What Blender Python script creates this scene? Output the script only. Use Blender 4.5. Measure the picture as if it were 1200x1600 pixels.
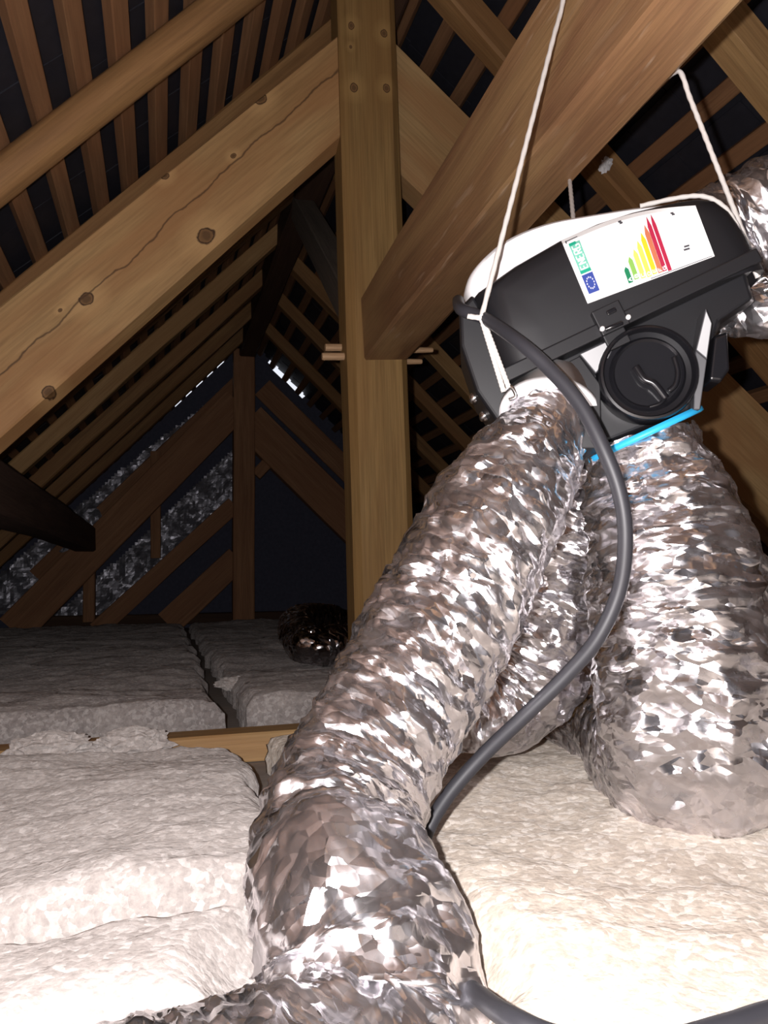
import bpy, bmesh, math, random
import numpy as np
from mathutils import Vector, Matrix, noise as mnoise

for o in list(bpy.data.objects):
    bpy.data.objects.remove(o)
SC = bpy.context.scene
COL = SC.collection

# ------------------------------------------------------------------ camera
F, CX, CY = 1300.0, 600.0, 800.0            # focal length / centre in 1200x1600 pixels
EYE = Vector((0, 0, 0.42))
YAW, PITCH, ROLL = math.radians(15.0), math.radians(4.3), -0.02
fwd = Vector((math.sin(YAW) * math.cos(PITCH), math.cos(YAW) * math.cos(PITCH), math.sin(PITCH)))
r0 = Vector((math.cos(YAW), -math.sin(YAW), 0))
u0 = r0.cross(fwd)
RGT = math.cos(ROLL) * r0 + math.sin(ROLL) * u0
UPV = -math.sin(ROLL) * r0 + math.cos(ROLL) * u0
cam_data = bpy.data.cameras.new('camera')
cam_data.sensor_fit = 'VERTICAL'
cam_data.sensor_height = 36.0
cam_data.lens = 36.0 * F / 1600.0
cam_data.clip_start = 0.01
cam = bpy.data.objects.new('camera', cam_data)
COL.objects.link(cam)
m = Matrix.Identity(4)
for i in range(3):
    m[i][0], m[i][1], m[i][2], m[i][3] = RGT[i], UPV[i], -fwd[i], EYE[i]
cam.matrix_world = m
SC.camera = cam

# ------------------------------------------------------------------ world, flash, exposure
w = bpy.data.worlds.new('overcast_sky')
SC.world = w
w.use_nodes = True
w.node_tree.nodes['Background'].inputs[0].default_value = (0.86, 0.90, 1.0, 1)
w.node_tree.nodes['Background'].inputs[1].default_value = 1.0
fl = bpy.data.lights.new('phone_flash', 'POINT')      # the phone's own flash, left of its lens
fl.energy = 76.0
fl.color = (1.0, 0.95, 0.95)
fl.shadow_soft_size = 0.006
flash = bpy.data.objects.new('phone_flash', fl)
COL.objects.link(flash)
flash.location = EYE - RGT * 0.035 + UPV * 0.012 - fwd * 0.004
vs = SC.view_settings
vs.view_transform = 'Standard'
vs.look = 'None'
vs.gamma = 1.0
vs.use_curve_mapping = False
vs.exposure = 0.0


# ------------------------------------------------------------------ helpers
def ray(px, py):
    return fwd + (px - CX) / F * RGT + (CY - py) / F * UPV


def atY(px, py, Y):
    d = ray(px, py)
    return EYE + d * (Y / d.y)


def atZ(px, py, z):
    d = ray(px, py)
    return EYE + d * ((z - EYE.z) / d.z)


def atX(px, py, x):
    d = ray(px, py)
    return EYE + d * (x / d.x)


def atD(px, py, dep):
    return EYE + ray(px, py) * dep


def tag(o, label=None, cat=None, group=None, kind=None):
    if label: o['label'] = label
    if cat: o['category'] = cat
    if group: o['group'] = group
    if kind: o['kind'] = kind
    return o


def mesh_obj(name, verts, faces, mat=None, parent=None, smooth=False, matrix=None):
    me = bpy.data.meshes.new(name)
    me.from_pydata([tuple(v) for v in verts], [], faces)
    me.update()
    if smooth:
        me.polygons.foreach_set('use_smooth', [True] * len(me.polygons))
    o = bpy.data.objects.new(name, me)
    COL.objects.link(o)
    if mat: me.materials.append(mat)
    if matrix is not None: o.matrix_world = matrix
    if parent is not None:
        o.parent = parent
    return o


def fix_normals(o):
    bm = bmesh.new(); bm.from_mesh(o.data)
    bmesh.ops.recalc_face_normals(bm, faces=bm.faces)
    bm.to_mesh(o.data); bm.free()


def empty(name, loc, matrix=None):
    o = bpy.data.objects.new(name, None)
    COL.objects.link(o)
    o.empty_display_size = 0.05
    if matrix is not None: o.matrix_world = matrix
    else: o.location = loc
    return o


# vectorised value noise
def _hash(ix, iy, iz, seed):
    h = (ix.astype(np.int64) * 374761393 + iy.astype(np.int64) * 668265263 + iz.astype(np.int64) * 2147483647 + seed * 144665) & 0xffffffff
    h = ((h ^ (h >> 13)) * 1274126177) & 0xffffffff
    h = ((h ^ (h >> 16)) * 2246822519) & 0xffffffff
    return ((h ^ (h >> 15)) & 0xffffff) / float(0xffffff)


def vnoise(P, seed=0):
    P = np.asarray(P, float)
    i = np.floor(P); f = P - i; i = i.astype(np.int64)
    f = f * f * (3 - 2 * f)
    r = 0
    for a in (0, 1):
        for b in (0, 1):
            for c in (0, 1):
                wgt = (f[:, 0] if a else 1 - f[:, 0]) * (f[:, 1] if b else 1 - f[:, 1]) * (f[:, 2] if c else 1 - f[:, 2])
                r = r + wgt * _hash(i[:, 0] + a, i[:, 1] + b, i[:, 2] + c, seed)
    return r * 2 - 1


def fbm(P, seed=0, oct=4, gain=0.5):
    P = np.asarray(P, float); r = 0; a = 1
    for k in range(oct):
        r = r + a * vnoise(P * (2.03 ** k) + 17.3 * k, seed + k); a *= gain
    return r


# ------------------------------------------------------------------ materials
class NT:
    def __init__(s, name):
        s.m = bpy.data.materials.new(name); s.m.use_nodes = True
        s.t = s.m.node_tree; s.n = s.t.nodes; s.l = s.t.links
        s.b = s.n['Principled BSDF']
    def node(s, typ, **kw):
        nd = s.n.new(typ)
        for k, v in kw.items():
            if k.startswith('i_'):
                key = k[2:].replace('_', ' ')
                nd.inputs[key].default_value = v
            else: setattr(nd, k, v)
        return nd
    def link(s, a, b): s.l.new(a, b)
    def math(s, op, a, b=None, c=None):
        nd = s.n.new('ShaderNodeMath'); nd.operation = op
        for i, v in enumerate((a, b, c)):
            if v is None: continue
            if isinstance(v, (int, float)): nd.inputs[i].default_value = v
            else: s.l.new(v, nd.inputs[i])
        return nd.outputs[0]
    def mix(s, fac, a, b, mode='MIX'):
        nd = s.n.new('ShaderNodeMix'); nd.data_type = 'RGBA'; nd.blend_type = mode
        for sock, v in ((nd.inputs[0], fac), (nd.inputs[6], a), (nd.inputs[7], b)):
            if isinstance(v, (int, float)): sock.default_value = v
            elif isinstance(v, tuple): sock.default_value = (v[0], v[1], v[2], 1)
            else: s.l.new(v, sock)
        return nd.outputs[2]
    def coords(s, scale=(1, 1, 1), rand=True):
        tc = s.n.new('ShaderNodeTexCoord')
        vec = tc.outputs['Object']
        if rand:
            oi = s.n.new('ShaderNodeObjectInfo')
            mm = s.n.new('ShaderNodeVectorMath'); mm.operation = 'SCALE'
            mm.inputs[0].default_value = (7.3, 5.1, 9.7)
            s.l.new(oi.outputs['Random'], mm.inputs['Scale'])
            ad = s.n.new('ShaderNodeVectorMath'); ad.operation = 'ADD'
            s.l.new(vec, ad.inputs[0]); s.l.new(mm.outputs[0], ad.inputs[1]); vec = ad.outputs[0]
        mp = s.n.new('ShaderNodeMapping'); mp.inputs['Scale'].default_value = scale
        s.l.new(vec, mp.inputs['Vector'])
        return mp.outputs[0]
    def noise(s, vec, scale=1, detail=4, rough=.55, dist=0):
        nd = s.n.new('ShaderNodeTexNoise')
        nd.inputs['Scale'].default_value = scale; nd.inputs['Detail'].default_value = detail
        nd.inputs['Roughness'].default_value = rough; nd.inputs['Distortion'].default_value = dist
        s.l.new(vec, nd.inputs['Vector'])
        return nd.outputs[0]
    def ramp(s, fac, stops):
        nd = s.n.new('ShaderNodeValToRGB')
        cr = nd.color_ramp
        while len(cr.elements) < len(stops): cr.elements.new(0.5)
        for e, (p, c) in zip(cr.elements, stops):
            e.position = p
            e.color = (c, c, c, 1) if isinstance(c, (int, float)) else (c[0], c[1], c[2], 1)
        s.l.new(fac, nd.inputs[0])
        return nd.outputs[0]
    def bump(s, h, strength=.3, dist=.002):
        nd = s.n.new('ShaderNodeBump')
        nd.inputs['Strength'].default_value = strength; nd.inputs['Distance'].default_value = dist
        s.l.new(h, nd.inputs['Height']); s.l.new(nd.outputs[0], s.b.inputs['Normal'])


def plain(name, col, rough=.5, metal=0.0, spec=.5, var=0.0):
    t = NT(name)
    t.b.inputs['Roughness'].default_value = rough
    t.b.inputs['Metallic'].default_value = metal
    t.b.inputs['Specular IOR Level'].default_value = spec
    if var:
        n = t.noise(t.coords((40, 40, 40)), 1, 4)
        c = t.mix(n, tuple(x * (1 - var) for x in col), tuple(min(1, x * (1 + var)) for x in col))
        t.link(c, t.b.inputs['Base Color'])
    else:
        t.b.inputs['Base Color'].default_value = (*col, 1)
    return t.m


def wood(name, dark, light, patch=None, rough=.6, grain=1.0, spec=.3, knots=(), crack=None, bump=.35, pfac=.6, scuff=None):
    """grain runs along the object's local X"""
    t = NT(name)
    v = t.coords((1.6, 26 * grain, 26 * grain))
    n1 = t.noise(v, 1.0, 5, .6, .5)
    v2 = t.coords((6, 160 * grain, 160 * grain))
    n2 = t.noise(v2, 1.0, 3, .6)
    g = t.ramp(n1, [(.3, 0.0), (.7, 1.0)])
    c = t.mix(g, dark, light)
    fine = t.ramp(n2, [(.35, .60), (.6, 1.0)])
    c = t.mix(.55, c, fine, 'MULTIPLY')
    v3 = t.coords((1.1, 5, 5))
    n3 = t.noise(v3, 1.4, 3, .5, .8)
    if patch:
        c = t.mix(t.math('MULTIPLY', t.ramp(n3, [(.42, 0.0), (.62, 1.0)]), pfac), c, patch)
    if scuff:
        n4 = t.noise(t.coords((9, 75, 75)), 1.0, 2, .5, .4)
        n5 = t.noise(t.coords((2, 6, 6)), 1.0, 2)
        k4 = t.math('MULTIPLY', t.ramp(n4, [(.62, 0.0), (.70, 1.0)]), t.ramp(n5, [(.4, 0.0), (.6, .6)]))
        c = t.mix(k4, c, scuff)
    tc = t.n.new('ShaderNodeTexCoord')
    for (k, rad) in knots:
        sb = t.n.new('ShaderNodeVectorMath'); sb.operation = 'SUBTRACT'
        t.link(tc.outputs['Object'], sb.inputs[0]); sb.inputs[1].default_value = k
        ml = t.n.new('ShaderNodeVectorMath'); ml.operation = 'MULTIPLY'
        t.link(sb.outputs[0], ml.inputs[0]); ml.inputs[1].default_value = (.8, 1.0, 0.0) if len(k) == 3 else (1, 1, 1)
        ln = t.n.new('ShaderNodeVectorMath'); ln.operation = 'LENGTH'
        t.link(ml.outputs[0], ln.inputs[0])
        nz = t.noise(tc.outputs['Object'], 60, 3)
        dd = t.math('ADD', ln.outputs['Value'], t.math('MULTIPLY', t.math('SUBTRACT', nz, .5), rad * .7))
        halo = t.ramp(t.math('DIVIDE', dd, rad * 4), [(.2, 1.0), (1.0, 0.0)])
        c = t.mix(t.math('MULTIPLY', halo, .55), c, tuple(min(1, x * 1.25) for x in light))
        core = t.ramp(t.math('DIVIDE', dd, rad * 1.3), [(.35, (.13, .07, .03)), (.62, (.22, .12, .05)), (.74, (.05, .025, .012)), (.9, (.09, .045, .02))])
        msk = t.ramp(t.math('DIVIDE', dd, rad * 1.3), [(.78, 1.0), (.92, 0.0)])
        c = t.mix(msk, c, core)
    if crack:
        a, b_ = crack       # local y = a + b*x, thin dark check
        sx = t.n.new('ShaderNodeSeparateXYZ'); t.link(tc.outputs['Object'], sx.inputs[0])
        nz = t.noise(tc.outputs['Object'], 7, 4)
        yy = t.math('SUBTRACT', sx.outputs[1], t.math('MULTIPLY_ADD', sx.outputs[0], b_, a))
        yy = t.math('ADD', yy, t.math('MULTIPLY', t.math('SUBTRACT', nz, .5), .05))
        ln = t.ramp(t.math('DIVIDE', t.math('ABSOLUTE', yy), .0035), [(.25, 1.0), (1.0, 0.0)])
        c = t.mix(t.math('MULTIPLY', ln, .75), c, (.06, .03, .015))
    t.link(c, t.b.inputs['Base Color'])
    t.b.inputs['Roughness'].default_value = rough
    t.b.inputs['Specular IOR Level'].default_value = spec
    t.bump(t.math('ADD', t.math('MULTIPLY', n2, .6), t.math('MULTIPLY', n1, .8)), bump, .003)
    return t.m


def foil(name, rough=.24, col=(.86, .84, .87), cell=58, tilt=.62, tube=True, metal=.88):
    """crumpled foil: flat little facets, each tipped its own way, longer round the duct than along it"""
    t = NT(name)
    t.b.inputs['Metallic'].default_value = metal
    if tube:
        at = t.n.new('ShaderNodeAttribute'); at.attribute_name = 'tube'
        v = at.outputs['Vector']
        mp = t.n.new('ShaderNodeMapping'); mp.inputs['Scale'].default_value = (.55, .55, 1.5)
        t.link(v, mp.inputs['Vector']); v = mp.outputs[0]
    else:
        v = t.coords((1, 1, 1), rand=True)
    nz = t.n.new('ShaderNodeTexNoise'); nz.inputs['Scale'].default_value = cell * .35; nz.inputs['Detail'].default_value = 2
    t.link(v, nz.inputs['Vector'])
    ad = t.n.new('ShaderNodeVectorMath'); ad.operation = 'MULTIPLY_ADD'
    t.link(nz.outputs['Color'], ad.inputs[0]); ad.inputs[1].default_value = (1.2 / cell,) * 3; t.link(v, ad.inputs[2])
    geo = t.n.new('ShaderNodeNewGeometry')
    cur = geo.outputs['Normal']
    for sc, k in ((cell, tilt), (cell * 2.3, tilt * .55)):
        vo = t.n.new('ShaderNodeTexVoronoi'); vo.inputs['Scale'].default_value = sc
        t.link(ad.outputs[0], vo.inputs['Vector'])
        sb = t.n.new('ShaderNodeVectorMath'); sb.operation = 'SUBTRACT'
        t.link(vo.outputs['Color'], sb.inputs[0]); sb.inputs[1].default_value = (.5, .5, .5)
        ma = t.n.new('ShaderNodeVectorMath'); ma.operation = 'MULTIPLY_ADD'
        t.link(sb.outputs[0], ma.inputs[0]); ma.inputs[1].default_value = (k, k, k); t.link(cur, ma.inputs[2])
        cur = ma.outputs[0]
    nm = t.n.new('ShaderNodeVectorMath'); nm.operation = 'NORMALIZE'
    t.link(cur, nm.inputs[0]); t.link(nm.outputs[0], t.b.inputs['Normal'])
    r = t.ramp(t.noise(v, 30, 3), [(.35, rough * .7), (.65, rough * 1.25)])
    t.link(r, t.b.inputs['Roughness'])
    t.b.inputs['Base Color'].default_value = (*col, 1)
    return t.m


def wool(name, c1, c2, c3):
    t = NT(name)
    v = t.coords((1, 1, 1), rand=False)
    n1 = t.noise(v, 9, 5, .65)
    n2 = t.noise(v, 110, 5, .7)
    vo = t.n.new('ShaderNodeTexVoronoi'); vo.inputs['Scale'].default_value = 130
    nz = t.n.new('ShaderNodeTexNoise'); nz.inputs['Scale'].default_value = 50; nz.inputs['Detail'].default_value = 4
    t.link(v, nz.inputs['Vector'])
    ad = t.n.new('ShaderNodeVectorMath'); ad.operation = 'MULTIPLY_ADD'
    t.link(nz.outputs['Color'], ad.inputs[0]); ad.inputs[1].default_value = (.02, .02, .02); t.link(v, ad.inputs[2])
    t.link(ad.outputs[0], vo.inputs['Vector'])
    c = t.mix(t.ramp(n1, [(.35, 0.0), (.65, 1.0)]), c1, c2)
    sep = t.n.new('ShaderNodeSeparateColor'); t.link(vo.outputs['Color'], sep.inputs[0])
    fl_ = t.math('MULTIPLY', t.ramp(sep.outputs[0], [(.45, 0.0), (1.0, 1.0)]), .55)
    c = t.mix(fl_, c, c3)
    c = t.mix(.6, c, t.ramp(n2, [(.3, .45), (.62, 1.0)]), 'MULTIPLY')
    t.link(c, t.b.inputs['Base Color'])
    t.b.inputs['Roughness'].default_value = .95
    t.b.inputs['Diffuse Roughness'].default_value = .45
    t.b.inputs['Specular IOR Level'].default_value = .1
    t.bump(t.math('ADD', t.math('MULTIPLY', vo.outputs['Distance'], -.8), n2), .4, .004)
    return t.m


M = {}
M['oak'] = wood('oak_wood', (.235, .135, .042), (.40, .26, .09), (.30, .165, .05), rough=.65, spec=.25)
M['tie'] = wood('tie_wood', (.19, .095, .05), (.31, .17, .08), (.38, .24, .11), rough=.5, spec=.4, bump=.55, scuff=(.50, .36, .25))
M['pine'] = wood('pine_wood', (.38, .235, .10), (.52, .345, .165), (.36, .18, .075), rough=.6)
M['rafter'] = wood('rafter_wood', (.20, .105, .042), (.36, .20, .08), (.25, .12, .045), rough=.7)
M['rafter_pale'] = wood('pale_rafter_wood', (.34, .19, .08), (.48, .30, .13), (.30, .16, .06), rough=.7)
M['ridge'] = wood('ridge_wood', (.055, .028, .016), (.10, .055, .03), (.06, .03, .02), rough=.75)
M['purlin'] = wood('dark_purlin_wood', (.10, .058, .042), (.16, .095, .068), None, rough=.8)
M['far'] = wood('old_wood', (.28, .135, .068), (.46, .24, .12), (.32, .15, .075), rough=.75)
M['batten'] = wood('batten_wood', (.19, .092, .044), (.30, .158, .075), (.22, .10, .045), rough=.75)
M['grey_wood'] = wood('weathered_wood', (.14, .115, .09), (.21, .17, .135), (.16, .12, .09), rough=.8)
M['peg'] = wood('peg_wood', (.46, .28, .15), (.60, .40, .23), None, rough=.6)
M['slate'] = plain('slate', (.020, .020, .027), .55, 0, .3, .35)  # dark slate; its bluish cast also paints in lens haze over the blacks
M['deck'] = plain('roof_backing', (.012, .012, .016), .9)
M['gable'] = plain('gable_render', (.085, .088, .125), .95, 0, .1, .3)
M['boards'] = plain('ceiling_boards', (.33, .29, .26), .9, 0, .2, .25)
M['wool'] = wool('mineral_wool', (.46, .415, .39), (.56, .51, .48), (.84, .79, .76))
M['wool_warm'] = wool('warm_mineral_wool', (.49, .42, .355), (.61, .54, .46), (.90, .85, .79))
M['wool_dusty_dim'] = wool('dusty_dim_mineral_wool', (.29, .26, .25), (.43, .39, .37), (.66, .62, .60))  # far batts: darker for dirt and for dimming with distance put into the colour
M['foil'] = foil('aluminium_foil', .26, tilt=.68, metal=.97)
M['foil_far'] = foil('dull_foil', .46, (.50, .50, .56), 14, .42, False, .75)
M['foil_shaded'] = foil('shaded_foil', .15, (.60, .59, .61), 60, 1.0, True, 1.0)  # same foil with a lower base colour, standing in for dark roof reflections
M['black'] = plain('black_plastic', (.010, .010, .012), .42, 0, .5)
M['black_gloss'] = plain('gloss_black_plastic', (.008, .008, .010), .25, 0, .55)
M['glint_plastic'] = plain('satin_glint_plastic', (.06, .06, .066), .40, 0, .6)  # black facets coloured lighter grey to stand in for the flash's reflection
M['white'] = plain('white_plastic', (.80, .79, .80), .4)
M['paper'] = plain('label_paper', (.86, .86, .86), .35)
M['blue_seal'] = plain('blue_rubber', (.03, .42, .78), .45)
M['cable'] = plain('cable_rubber', (.028, .028, .034), .5)
M['metal'] = plain('bright_steel', (.75, .75, .76), .22, 1.0)


# ------------------------------------------------------------------ timber builder
def loft_beam(name, A, B, mat, nseg=10, ch=.006, wob=.0015, parent=None, seed=0, rnd=0):
    """A, B: four world corners each (ordered round the section). Local X runs along the length."""
    A = [Vector(a) for a in A]; B = [Vector(b) for b in B]
    ca = sum(A, Vector()) / 4; cb = sum(B, Vector()) / 4
    X = (cb - ca).normalized()
    Yv = (A[1] - A[0]); Yv = (Yv - X * Yv.dot(X)).normalized()
    Z = X.cross(Yv)
    mat4 = Matrix(((X.x, Yv.x, Z.x, ca.x), (X.y, Yv.y, Z.y, ca.y), (X.z, Yv.z, Z.z, ca.z), (0, 0, 0, 1)))
    inv = mat4.inverted()
    A = [inv @ a for a in A]; B = [inv @ b for b in B]
    rng = random.Random(seed * 77 + 5)
    verts = []; faces = []
    per = 8 if not rnd else 16
    for i in range(nseg + 1):
        t = i / nseg
        q = [A[k].lerp(B[k], t) for k in range(4)]
        c = sum(q, Vector()) / 4
        for k in range(4):
            p, nx, pv = q[k], q[(k + 1) % 4], q[(k - 1) % 4]
            if rnd:
                mids = [(p + pv) / 2, (p + nx) / 2]
                for j in range(4):
                    s = (j + .5) / 4 * math.pi / 2
                    v = c + (mids[0] - c) * math.cos(s) * 1.06 + (mids[1] - c) * math.sin(s) * 1.06
                    verts.append(v)
            else:
                e1 = (pv - p); e2 = (nx - p)
                verts.append(p + e1.normalized() * min(ch, e1.length * .4))
                verts.append(p + e2.normalized() * min(ch, e2.length * .4))
        for k in range(per):
            v = verts[-per + k]
            s = Vector((v.x * 2.2 + seed * 3.1, k * .9 + seed, 0.5))
            d = mnoise.noise(s) * wob
            verts[-per + k] = v + Vector((0, d, mnoise.noise(s + Vector((9, 0, 4))) * wob))
    for i in range(nseg):
        for k in range(per):
            a = i * per + k; b = i * per + (k + 1) % per
            faces.append((a, b, b + per, a + per))
    faces.append(tuple(range(per - 1, -1, -1)))
    faces.append(tuple(nseg * per + k for k in range(per)))
    o = mesh_obj(name, verts, faces, mat, None, bool(rnd), mat4)
    fix_normals(o)
    if parent: o.parent = parent; o.matrix_parent_inverse = parent.matrix_world.inverted()
    return o


def beam(name, p0, p1, wid, hei, mat, up=(0, 0, 1), **kw):
    p0 = Vector(p0); p1 = Vector(p1)
    X = (p1 - p0).normalized(); s = X.cross(Vector(up)).normalized(); v = s.cross(X)
    def sec(p): return [p - s * wid / 2 - v * hei / 2, p + s * wid / 2 - v * hei / 2, p + s * wid / 2 + v * hei / 2, p - s * wid / 2 + v * hei / 2]
    return loft_beam(name, sec(p0), sec(p1), mat, **kw)


# ------------------------------------------------------------------ setting: roof, gable, floor
XR, ZR = 0.64, 2.27          # ridge line; ZR = underside of the battens at the ridge
YF, YN = 6.5, -2.2           # far gable, near end
BT = 0.030                   # batten thickness (square to the slope)
R2 = math.sqrt(2)
GL = 2.30                    # half span


def slope_pt(side, s, off, y):
    """s metres down the slope from the ridge, off metres above the batten underside"""
    k = 1 / R2
    return Vector((XR + side * (s * k + off * k), y, ZR - s * k + off * k))


floor = mesh_obj('floor', [(-2.2, YN, -.03), (3.4, YN, -.03), (3.4, YF + .3, -.03), (-2.2, YF + .3, -.03),
                           (-2.2, YN, .05), (3.4, YN, .05), (3.4, YF + .3, .05), (-2.2, YF + .3, .05)],
                 [(0, 3, 2, 1), (4, 5, 6, 7), (0, 1, 5, 4), (1, 2, 6, 5), (2, 3, 7, 6), (3, 0, 4, 7)], M['boards'])
tag(floor, kind='structure')

S_L0, P_L = 0.107, 0.1135
S_R0, P_R = 0.14, 0.14
roofs = {}
for side, s0, pitch in ((-1, S_L0, P_L), (1, S_R0, P_R)):
    q = [slope_pt(side, -.06, BT + .03, YN), slope_pt(side, 3.35, BT + .03, YN), slope_pt(side, 3.35, BT + .03, YF), slope_pt(side, -.06, BT + .03, YF)]
    q += [p + Vector((side * .03, 0, .03)) for p in q]
    rf = mesh_obj('ceiling', q, [(0, 1, 2, 3), (7, 6, 5, 4), (0, 4, 5, 1), (1, 5, 6, 2), (2, 6, 7, 3), (3, 7, 4, 0)], M['deck'])
    fix_normals(rf)
    tag(rf, kind='structure')
    roofs[side] = rf
    # battens
    bme = None
    n = int(3.2 / pitch)
    rng = random.Random(3 + side)
    for k in range(n):
        s = s0 + k * pitch
        jit = rng.uniform(-.004, .004)
        wd = .043 if side < 0 else .046
        p0 = slope_pt(side, s + jit, BT / 2, YN + .05); p1 = slope_pt(side, s + rng.uniform(-.004, .004), BT / 2, YF - .002)
        if bme is None or k < 14:
            b = beam('roof_batten', p0, p1, wd, BT, M['batten'], up=(side, 0, 1), nseg=14, ch=.002, wob=.002, seed=k + 40 * side)
            bme = b.data
        else:
            X = (p1 - p0).normalized()
            src = prev
            b = src.copy(); COL.objects.link(b)
            b.location = src.location + Vector((side, 0, -1)) * pitch / R2
        prev = b
        b.parent = rf
    # slates: overlapping courses, many hundred small dark pieces
    vs_, fs_ = [], []
    rg = random.Random(11 + side)
    rows = int(3.2 / pitch)
    for k in range(rows):
        y = YN - (k % 2) * .12
        while y < YF - .02:
            wd = rg.uniform(.20, .27)
            y1 = min(y + wd - .004, YF - .004); ya = max(y, YN)
            y += wd
            if y1 - ya < .03: continue
            sa = s0 + k * pitch - .10; sb = s0 + k * pitch + .055 + rg.uniform(-.006, .006)
            oa = BT + .004 + rg.uniform(0, .002); ob = BT + .016 + rg.uniform(0, .004)
            b0 = len(vs_)
            for (s_, o_) in ((sa, oa), (sb, ob)):
                for th in (0, .006):
                    vs_ += [slope_pt(side, s_, o_ + th, ya), slope_pt(side, s_, o_ + th, y1)]
            a = b0
            fs_ += [(a, a + 1, a + 5, a + 4), (a + 2, a + 6, a + 7, a + 3), (a, a + 4, a + 6, a + 2), (a + 1, a + 3, a + 7, a + 5), (a + 4, a + 5, a + 7, a + 6), (a, a + 2, a + 3, a + 1)]
    sl = mesh_obj('roof_slates', vs_, fs_, M['slate'], rf)
    fix_normals(sl)
    sl['kind'] = 'stuff'

# ridge capping closes the apex
cap = mesh_obj('trim_1', [(XR - .16, YN, ZR - .02), (XR, YN, ZR + .14), (XR + .16, YN, ZR - .02), (XR - .16, YF, ZR - .02), (XR, YF, ZR + .14), (XR + .16, YF, ZR - .02),
                          (XR - .16, YN, ZR + .05), (XR, YN, ZR + .21), (XR + .16, YN, ZR + .05), (XR - .16, YF, ZR + .05), (XR, YF, ZR + .21), (XR + .16, YF, ZR + .05)],
               [(6, 7, 10, 9), (7, 8, 11, 10), (0, 3, 4, 1), (1, 4, 5, 2), (0, 6, 9, 3), (2, 5, 11, 8), (0, 1, 7, 6), (1, 2, 8, 7), (3, 9, 10, 4), (4, 10, 11, 5)], M['deck'])
fix_normals(cap)
tag(cap, kind='structure')

# far gable wall: its raking top stops at the battens, so slots of sky show between them near the apex
def rake(side, s, off): p = slope_pt(side, s, off, 0); return (p.x, p.z)
FB = BT + .05
topL = [(3.25, FB), (2.00, FB), (1.99, BT - .006), (1.90, BT - .006), (1.89, FB), (1.45, FB), (1.44, BT - .005), (1.38, BT - .005), (1.37, FB), (1.24, FB), (1.23, BT - .004), (1.18, BT - .004), (1.17, FB), (.93, FB), (.92, BT - .008), (.86, BT - .007), (.80, BT - .012), (.76, .003), (.20, .002), (.19, FB), (.0, FB)]
topR = [(.0, FB), (.22, FB), (.23, .012), (.29, .010), (.30, -.004), (.40, .0), (.42, .008), (.62, .006), (.63, FB), (3.25, FB)]
prof = [rake(-1, s, o) for s, o in topL] + [rake(1, s, o) for s, o in topR]
prof = [(prof[0][0], 0.0)] + prof + [(prof[-1][0], 0.0)]
n = len(prof)
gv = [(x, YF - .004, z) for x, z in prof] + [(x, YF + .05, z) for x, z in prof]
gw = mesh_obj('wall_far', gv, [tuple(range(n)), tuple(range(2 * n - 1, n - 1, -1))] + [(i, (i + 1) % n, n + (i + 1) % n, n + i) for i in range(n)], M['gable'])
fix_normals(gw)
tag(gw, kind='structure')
nw = mesh_obj('wall_near', [(-2.3, YN, 0), (3.6, YN, 0), (XR, YN, ZR + .4), (-2.3, YN - .05, 0), (3.6, YN - .05, 0), (XR, YN - .05, ZR + .4)],
              [(0, 1, 2), (3, 5, 4), (0, 3, 4, 1), (1, 4, 5, 2), (2, 5, 3, 0)], M['gable'])
fix_normals(nw)
tag(nw, kind='structure')

# ------------------------------------------------------------------ rafters
G_L = 'common rafters of the left roof slope'
G_R = 'common rafters of the right roof slope'
LR = [(1.82, .088, 'rafter', 'rounded pole rafter crossing the top left corner over the battens'),
      (2.43, .075, 'rafter', 'brown rafter lying just above and behind the wide left principal beam'),
      (3.00, .070, 'rafter', 'left slope rafter hidden closely behind the wide left principal beam'),
      (3.54, .070, 'rafter', 'left slope rafter glimpsed just under the lower edge of the left principal'),
      (4.08, .078, 'rafter_pale', 'lightest far left rafter, first below the big left principal beam'),
      (4.70, .080, 'rafter', 'far left rafter, second below the big left principal beam'),
      (5.28, .080, 'rafter', 'far left rafter, third below the big left principal beam'),
      (5.84, .070, 'rafter', 'last left rafter, next to the row of daylight slots')]
RR = [(1.52, .085, 'rafter_pale', 'pale brown rafter in the top right corner beyond the tie beam'),
      (2.12, .085, 'rafter', 'right slope rafter passing behind the tie beam, with white splintered knot'),
      (2.72, .075, 'rafter', 'right slope rafter hidden behind the right principal beam'),
      (3.32, .075, 'rafter', 'right slope rafter beside the king post, nearest behind the right pegs'),
      (3.92, .078, 'rafter_pale', 'right slope rafter running down from the pegs to the unit'),
      (4.48, .078, 'rafter', 'right slope rafter seen below the pegs, second to the right of the post'),
      (5.08, .075, 'rafter', 'right slope rafter in the gap left of the king post, lower of two'),
      (5.70, .070, 'rafter', 'last right rafter, next to the daylight slots by the far apex')]
for side, lst, grp in ((-1, LR, G_L), (1, RR, G_R)):
    for i, (Y, wd, mt, lab) in enumerate(lst):
        h = .075
        p0 = slope_pt(side, .10, -h / 2, Y); p1 = slope_pt(side, 3.0, -h / 2, Y)
        r = beam('common_rafter', p0, p1, wd, h, M[mt], up=(side, 0, 1), nseg=24, ch=.006, wob=.006, seed=i + 11 * (side + 2), rnd=(side < 0 and i == 0))
        tag(r, lab, 'rafter', grp)
        if side > 0 and i == 1:
            spl = r

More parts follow.
